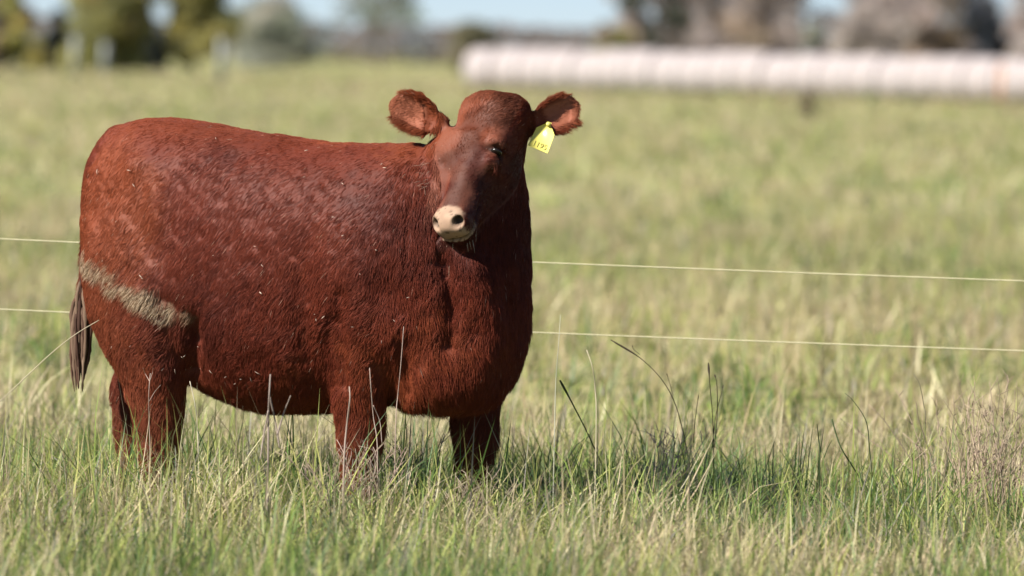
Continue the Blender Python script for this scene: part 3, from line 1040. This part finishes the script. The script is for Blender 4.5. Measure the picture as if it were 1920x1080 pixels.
stalk('dry_stalk', 'short curved straw stem right of the chest', 'stalk', [([(1118, 800), (1116, 730), (1111, 690), (1100, 656)], 19.2, .0028, .0018, 0)], (.52, .45, .32))
stalk('seed_stem', 'dark seed stem leaning left, its tip near the lower wire', 'weed',
      [([(1296, 900), (1276, 790), (1250, 725), (1205, 675), (1145, 637)], 20.5, .0028, .0020, .0030), ([(1262, 742), (1256, 720), (1250, 700)], 20.5, .0014, .0010, .0015),
       ([(1200, 665), (1188, 655), (1186, 648)], 20.5, .0015, .0012, .002)], BLK)
stalk('seed_stem', 'cluster of upright dark seed stems with black tips', 'weed',
      [([(1338, 850), (1336, 780), (1331, 720), (1328, 680)], 20.4, .0026, .0018, .0040), ([(1340, 840), (1345, 770), (1344, 720), (1340, 702)], 20.4, .0022, .0016, .003),
       ([(1335, 840), (1342, 780), (1352, 740), (1356, 722)], 20.4, .0018, .0012, .002), ([(1300, 830), (1303, 790), (1310, 740)], 20.4, .0022, .0014, .001)], (.040, .030, .020))
stalk('dark_grass_blade', 'dark green blade slanting left, nearest the far foreleg', 'grass blade', [([(1150, 930), (1110, 830), (1075, 760), (1050, 713)], 20.0, .0018, .0044, .002)], DARK)
stalk('dark_grass_blade', 'tall thin dark blade with a bent tip', 'grass blade', [([(1634, 895), (1630, 840), (1624, 790), (1600, 752), (1584, 737)], 19.6, .0034, .0016, 0)], DARK)
stalk('dark_grass_blade', 'short upright dark blade left of the bent ones', 'grass blade', [([(1537, 860), (1535, 825), (1532, 795)], 19.7, .0048, .0018, 0), ([(1545, 858), (1552, 840), (1560, 825)], 19.7, .003, .001, 0)], DARK)
stalk('dark_grass_blade', 'dark blade with a kinked zigzag stem', 'grass blade', [([(1640, 950), (1608, 890), (1580, 845), (1568, 815), (1560, 786)], 19.6, .0036, .0036, 0)], DARK)
stalk('dark_grass_blade', 'thin arched dark stem in front of the dead bush', 'grass blade', [([(1735, 800), (1732, 760), (1724, 720), (1712, 700)], 20.3, .0026, .0014, 0)], (.16, .15, .09))

def dead_clump(name, label, px, py, Y, wpx, hpx, n, c0, lean=.35):
    b = P(px, py, Y)
    e = empty(name, (b[0], Y, 0)); tag(e, label, 'weed')
    s = Y / FPX
    bag = Bag(); bag2 = Bag()
    for i in range(n):
        x0 = random.gauss(0, wpx * .22) * s; y0 = random.gauss(0, .08)
        hh = hpx * s * random.uniform(.45, 1.05)
        lx, ly = random.gauss(0, lean) * hh, random.gauss(0, lean * .7) * hh
        T = catmull([(x0, y0, -.01), (x0 + lx * .3, y0 + ly * .3, hh * .45), (x0 + lx * .8 + random.gauss(0, .01), y0 + ly * .8, hh * .85), (x0 + lx, y0 + ly, hh)], 8)
        c = np.asarray(c0) * random.uniform(.6, 1.25)
        r = random.uniform(.0012, .0024)
        (bag if i % 2 else bag2).add(tube(T, np.linspace(r, r * .5, 8), 5), c)
        for k in range(3):
            j = random.randint(3, 6)
            q = T[j]; e2 = q + np.array([random.gauss(0, .03), random.gauss(0, .02), random.uniform(.02, .06)])
            (bag if i % 2 else bag2).add(tube([q, (q + e2) / 2 + .004, e2], [r * .7, r * .6, r * .3], 4), c)
    link('stems', bag.mesh('stems', stalk_mat), e)
    link('twigs', bag2.mesh('twigs', stalk_mat), e)
dead_clump('dead_weed_clump', 'grey-brown dead weed clump at the right edge of the photo', 1850, 900, 20.1, 160, 300, 110, (.44, .34, .25), .28)
dead_clump('dead_weed_clump', 'pale dusty dead weed tuft left of the dark seed stems', 1242, 940, 20.0, 50, 200, 34, (.34, .27, .25), .18)
dead_clump('dead_weed_clump', 'pinkish dead grass tuft growing against the near foreleg', 668, 985, 19.2, 110, 190, 46, (.42, .31, .25), .28)
dead_clump('dead_weed_clump', 'pale dead grass tuft in front of the far foreleg', 880, 985, 19.1, 120, 150, 34, (.42, .33, .25), .4)
dead_clump('dead_weed_clump', 'grey dead tuft in the shade between the forelegs', 795, 985, 19.9, 90, 190, 30, (.25, .20, .18), .35)

# ------------------------------------------------------------------ far background
def build_bales():
    m, nt, b = mat_new('bale_wrap')
    tc = nt.nodes.new('ShaderNodeTexCoord')
    n = nt.nodes.new('ShaderNodeTexNoise'); n.inputs['Scale'].default_value = 2.2; n.inputs['Detail'].default_value = 6
    nt.links.new(tc.outputs['Object'], n.inputs['Vector'])
    r = nt.nodes.new('ShaderNodeValToRGB')
    r.color_ramp.elements[0].position = .3; r.color_ramp.elements[0].color = (.275, .24, .235, 1)
    r.color_ramp.elements[1].position = .62; r.color_ramp.elements[1].color = (.38, .345, .345, 1)
    nt.links.new(n.outputs['Fac'], r.inputs[0]); nt.links.new(r.outputs[0], b.inputs['Base Color'])
    b.inputs['Roughness'].default_value = .8; b.inputs['Specular IOR Level'].default_value = .1
    A, B = G(893, 166), G(1920, 193)
    d = unit(B - A)
    rz = math.atan2(d[1], d[0])
    LEN = 1.5
    names = ['first', 'second', 'third', 'fourth', 'fifth', 'sixth', 'seventh', 'eighth', 'ninth', 'tenth', 'eleventh', 'twelfth', 'thirteenth', 'fourteenth', 'fifteenth', 'sixteenth', 'seventeenth', 'eighteenth', 'nineteenth', 'twentieth', 'twenty-first', 'twenty-second', 'twenty-third', 'twenty-fourth']
    s = 0.0
    for k in range(24):
        L = LEN * random.uniform(.94, 1.06); rr = random.uniform(.92, 1.0)
        prof = [(-L / 2, .0), (-L / 2, .55 * rr), (-L / 2 + .01, .90 * rr), (-L / 2 + .06, .98 * rr), (-L / 4, rr), (0, 1.005 * rr), (L / 4, rr), (L / 2 - .06, .98 * rr), (L / 2 - .01, .90 * rr), (L / 2, .55 * rr), (L / 2, .0)]
        th = np.linspace(0, 2 * np.pi, 28, endpoint=False)
        R = []
        for x, q in prof[1:-1]:
            y, z = np.cos(th) * q * 1.04, np.sin(th) * q
            z = np.maximum(z + .012 * np.sin(th * 9 + k), -.90 * rr)
            R.append(np.column_stack([np.full(28, x), y, z + .90 * rr]))
        c = A + d * (s + L / 2)
        s += L + (.16 if k == 0 else random.uniform(.0, .05))
        o = link('wrapped_bale', Bag().add(rings_mesh(R)).mesh('wrapped_bale', m))
        o.location = (c[0], c[1], 0); o.rotation_euler = (0, 0, rz)
        lab = 'pale wrapped round bale at the left end of the long row' if k == 0 else f'pale wrapped round bale, {names[k]} from the left end of the row'
        tag(o, lab, 'bale', 'pale bales in a long row')
build_bales()

leaf_mat = mat_leaf('tree_leaf', .45, .6, .25)
bark_mat = mat_plain('bark', (.16, .13, .10), .9, .1, .3, 3)
def tree(name, label, px, base_Y, wm, hm, pal, nleaf=2200, trunk_h=1.0, leaf=(.22, .42), gap=.5, cat='tree', group='trees along the far edge of the pasture', long=1.0, zlow=.05, tr=.14):
    b = P(px, 140, base_Y)
    e = empty(name, (b[0], base_Y, 0)); tag(e, label, cat, group)
    r = np.random.default_rng(int(px * 7 + base_Y))
    # trunk and limbs
    bag = Bag()
    top = np.array([r.normal(0, .2), r.normal(0, .2), hm * .75])
    T = catmull([(0, 0, -.1), (r.normal(0, .08), r.normal(0, .08), hm * .3), top], 12)
    bag.add(tube(T, np.linspace(tr, tr * .25, 12), 8))
    ncl = 34
    cl = []
    for i in range(ncl):
        z = hm * (zlow + (1 - zlow) * r.uniform(.02, .97))
        f = math.sin(math.pi * min(1, max(.02, ((z / hm) * .82 + .16)))) ** .6
        a = r.uniform(0, 2 * np.pi); q = wm / 2 * f * r.uniform(.25, .95)
        cl.append((math.cos(a) * q, math.sin(a) * q, z))
    for c in cl[:9]:
        j = T[min(11, max(2, int(11 * c[2] / hm * .8)))]
        bag.add(tube(catmull([j, (j + np.array(c)) / 2 + np.array([0, 0, -.15]), c], 7), np.linspace(tr * .45, tr * .1, 7), 6))
    link('trunk', bag.mesh('trunk', bark_mat), e)
    cl = np.array(cl)
    nleaf = int(nleaf * 3.2)
    cr = r.uniform(.18, .32, ncl) * wm * gap * 1.7
    i = r.integers(0, ncl, nleaf)
    u = r.normal(0, 1, (nleaf, 3)); u /= np.linalg.norm(u, axis=1)[:, None]
    p = cl[i] + u * (cr[i] * r.uniform(.2, 1, nleaf) ** .5)[:, None] * np.array([1, 1, .85])
    p[:, 2] = np.maximum(p[:, 2], .05)
    s = r.uniform(leaf[0], leaf[1], nleaf)
    a1 = r.normal(0, 1, (nleaf, 3)); a1 /= np.linalg.norm(a1, axis=1)[:, None]
    a2 = np.cross(a1, r.normal(0, 1, (nleaf, 3))); a2 /= np.linalg.norm(a2, axis=1)[:, None]
    a1 *= (s * .5)[:, None] * long; a2 *= (s * .3)[:, None] / long
    Vv = np.stack([p - a1, p + a2, p + a1, p - a2], 1).reshape(-1, 3)
    tone = r.uniform(.65, 1.3, ncl)[i][:, None] * r.uniform(.8, 1.2, nleaf)[:, None]
    c = np.asarray(pal)[r.integers(0, len(pal), ncl)[i]] * tone
    link('crown', mesh_np('crown', Vv, [np.arange(nleaf * 4).reshape(-1, 4)], leaf_mat, np.repeat(c, 4, axis=0)), e)
OLIVE = [tuple(2.6 * x for x in c) for c in [(.17, .16, .065), (.14, .14, .06), (.19, .165, .08)]]
OLIVED = [tuple(3.0 * x for x in c) for c in [(.10, .10, .035), (.13, .12, .045), (.16, .14, .05)]]
BROWN = [tuple(2.0 * x for x in c) for c in [(.22, .17, .13), (.18, .15, .12), (.26, .21, .16)]]
DARKG = [(.04, .05, .04), (.055, .06, .05)]
GREYG = [tuple(2.3 * x for x in c) for c in [(.17, .18, .14), (.20, .19, .16), (.15, .17, .15)]]
BARE = [tuple(1.8 * x for x in c) for c in [(.24, .20, .185), (.20, .18, .175), (.28, .24, .22)]]
PALEP = [(.46, .40, .36), (.40, .35, .31), (.50, .45, .42)]
BLUED = [(.075, .085, .105), (.10, .105, .115)]
tree('olive_tree', 'olive and brown tree cut by the left edge of the photo', 2, 330, 3.2, 7.0, OLIVED + BROWN, 2600)
tree('dark_shrub', 'low dark shrub between the leftmost tree and the white post', 80, 345, 3.4, 1.5, OLIVED + DARKG, 1400, cat='shrub')
tree('dark_shrub', 'blackish upright shrub just left of the first white post', 112, 335, 1.6, 3.4, DARKG, 1500, cat='shrub')
tree('olive_tree', 'large olive-yellow tree behind the two left white posts', 200, 330, 5.4, 7.5, OLIVE, 4200)
tree('brown_tree', 'thin brownish tree between the two olive trees', 262, 335, 2.4, 4.2, BROWN + OLIVED, 1500)
tree('dark_shrub', 'small dark shrub at the foot of the olive trees', 292, 325, 1.3, 2.0, DARKG, 900, cat='shrub')
tree('olive_tree', 'darker olive tree left of the tall white post', 366, 330, 4.2, 7.0, OLIVED + OLIVE, 3400)
tree('grey_green_tree', 'rounded grey-green tree behind the tall white post', 505, 430, 6.6, 4.9, GREYG, 2600)
tree('sparse_tree', 'tall thin pale tree standing against the sky', 712, 450, 7.0, 8.5, [(.26, .27, .22), (.30, .30, .26), (.22, .25, .17)], 800, gap=.42, zlow=.42, tr=.16)
tree('olive_tree', 'small olive tree behind the left end of the bales', 890, 420, 4.0, 3.4, [(.22, .21, .12), (.20, .19, .12), (.25, .22, .15)], 1600)
for px, w, h, pal, what in ((1150, 3.2, 3.2, OLIVED + BROWN, 'low olive-brown shrub behind the bales, left of the bare trees'),):
    tree('brown_shrub', what, px, 330, w, h, pal, 1300, cat='shrub')
tree('bare_tree', 'first grey-brown bare tree above the bales, dark green at its top', 1225, 335, 5.6, 8.5, BARE + [(.06, .08, .05)], 2200, long=1.5)
tree('bare_tree', 'greyish bare tree with bluish gaps, second from the sky', 1335, 345, 5.4, 8.0, BARE, 1700, long=1.5)
tree('bare_tree', 'brown bare tree above the middle of the bale row', 1440, 335, 5.4, 8.0, BARE + BROWN, 2400, long=1.5)
tree('dark_shrub', 'small dark shrub behind the bales at the foot of bare trees', 1525, 325, 1.5, 3.6, BLUED + GREYG, 900, cat='shrub')
tree('pale_bush', 'pale pinkish bush above the bales left of the dark conifer', 1630, 320, 4.4, 4.2, PALEP, 2600, cat='bush')
tree('bare_tree', 'grey bare tree rising behind the pale bush', 1620, 350, 5.5, 9.0, BARE, 1800, long=1.5)
tree('dark_conifer', 'dark bluish conifer above the right part of the bales', 1845, 330, 3.0, 5.2, BLUED, 2400)
tree('bare_tree', 'brownish bare tree left of the dark conifer', 1740, 345, 4.5, 8.5, BARE + BROWN, 2000, long=1.5)
tree('pale_bush', 'pale greyish bush at the right edge of the photo', 1925, 320, 3.0, 3.0, PALEP, 1400, cat='bush')
tree('bare_tree', 'bare grey tree cut by the right edge of the photo', 1930, 345, 4.5, 8.5, BARE, 1800, long=1.5)

for px, w, h, what in ((1285, 5.0, 8.0, 'grey bare tree filling the gap between the first two bare trees'), (1388, 4.6, 6.5, 'lower grey bare tree left of the brown one over the bales'),
                       (1492, 4.8, 8.0, 'grey bare tree just left of the small dark shrub'), (1690, 4.6, 8.0, 'grey bare tree between the pale bush and the brownish tree'), (1795, 4.8, 8.5, 'grey bare tree directly left of the dark conifer')):
    tree('bare_tree', what, px, 362, w, h, BARE, 1900, long=1.4)

def far_wood():
    r = np.random.default_rng(5)
    n = 34000
    a, b = P(-1500, 140, 640), P(3400, 140, 640)
    x = r.uniform(a[0], b[0], n)
    env = 2.6 + 2.2 * noise(np.column_stack([x, x * 0]), 9.0, 90) + 1.2 * noise(np.column_stack([x, x * 0]), 2.5, 91)
    z = env * r.uniform(0, 1, n) ** .8
    p = np.column_stack([x, 640 + r.normal(0, 4, n), z])
    s = r.uniform(.4, .9, n)
    a1 = r.normal(0, 1, (n, 3)); a1 /= np.linalg.norm(a1, axis=1)[:, None]
    a2 = np.cross(a1, r.normal(0, 1, (n, 3))); a2 /= np.linalg.norm(a2, axis=1)[:, None]
    a1 *= (s * .5)[:, None]; a2 *= (s * .35)[:, None]
    Vv = np.stack([p - a1, p + a2, p + a1, p - a2], 1).reshape(-1, 3)
    pal = np.array([(.20, .18, .165), (.17, .165, .16), (.24, .20, .18), (.16, .165, .14)])
    pk = (noise(np.column_stack([x, x * 0]), 5.0, 92) * 3.99).astype(int)
    c = pal[pk] * r.uniform(.75, 1.25, n)[:, None]
    o = link('far_wood', mesh_np('far_wood', Vv, [np.arange(n * 4).reshape(-1, 4)], leaf_mat, np.repeat(c, 4, axis=0)))
    tag(o, 'distant grey-brown treeline along the horizon', 'trees', None, 'stuff')
far_wood()

def build_posts():
    m = mat_plain('white_paint', (.22, .235, .225), .7, .2, .12, 3)
    for px, pb, h, lab in ((140, 143, 2.0, 'leftmost white post in front of the olive trees'), (196, 144, 1.7, 'second, fainter white post in front of the olive trees'), (415, 154, 2.0, 'tall white post right of the darker olive tree')):
        g = G(px, pb)
        e = empty('white_post', (g[0], g[1], 0)); tag(e, lab, 'post', 'white posts along the far field edge')
        w = .17
        def box(z0, z1, hw):
            R = [np.array([(sx * hw, sy * hw, z) for sx, sy in ((-1, -1), (1, -1), (1, 1), (-1, 1))]) for z in (z0, z1)]
            return rings_mesh(R)
        link('shaft', Bag().add(box(-.05, h, w)).mesh('shaft', m, False), e)
        link('cap', Bag().add(box(h, h + .07, w + .04)).mesh('cap', m, False), e)
    om = mat_plain('rust_paint', (.50, .24, .12), .7, .2, .2, 4)
    g = G(1876, 196)
    e = empty('marker_post', (g[0], g[1], 0)); tag(e, 'faint rust-orange post in front of the bales at far right', 'post')
    link('shaft', Bag().add(tube([(0, 0, -.05), (0, 0, .8), (0, 0, 1.5), (0, 0, 1.54)], [.10, .09, .08, .03], 10)).mesh('shaft', om), e)
build_posts()
g = G(1513, 224)
tree('field_weed', 'small brownish weed standing alone in front of the bales', 1513, float(g[1]), .5, .85, [(.30, .25, .17), (.34, .28, .19)], 130, leaf=(.08, .16), cat='weed', group=None, tr=.02)
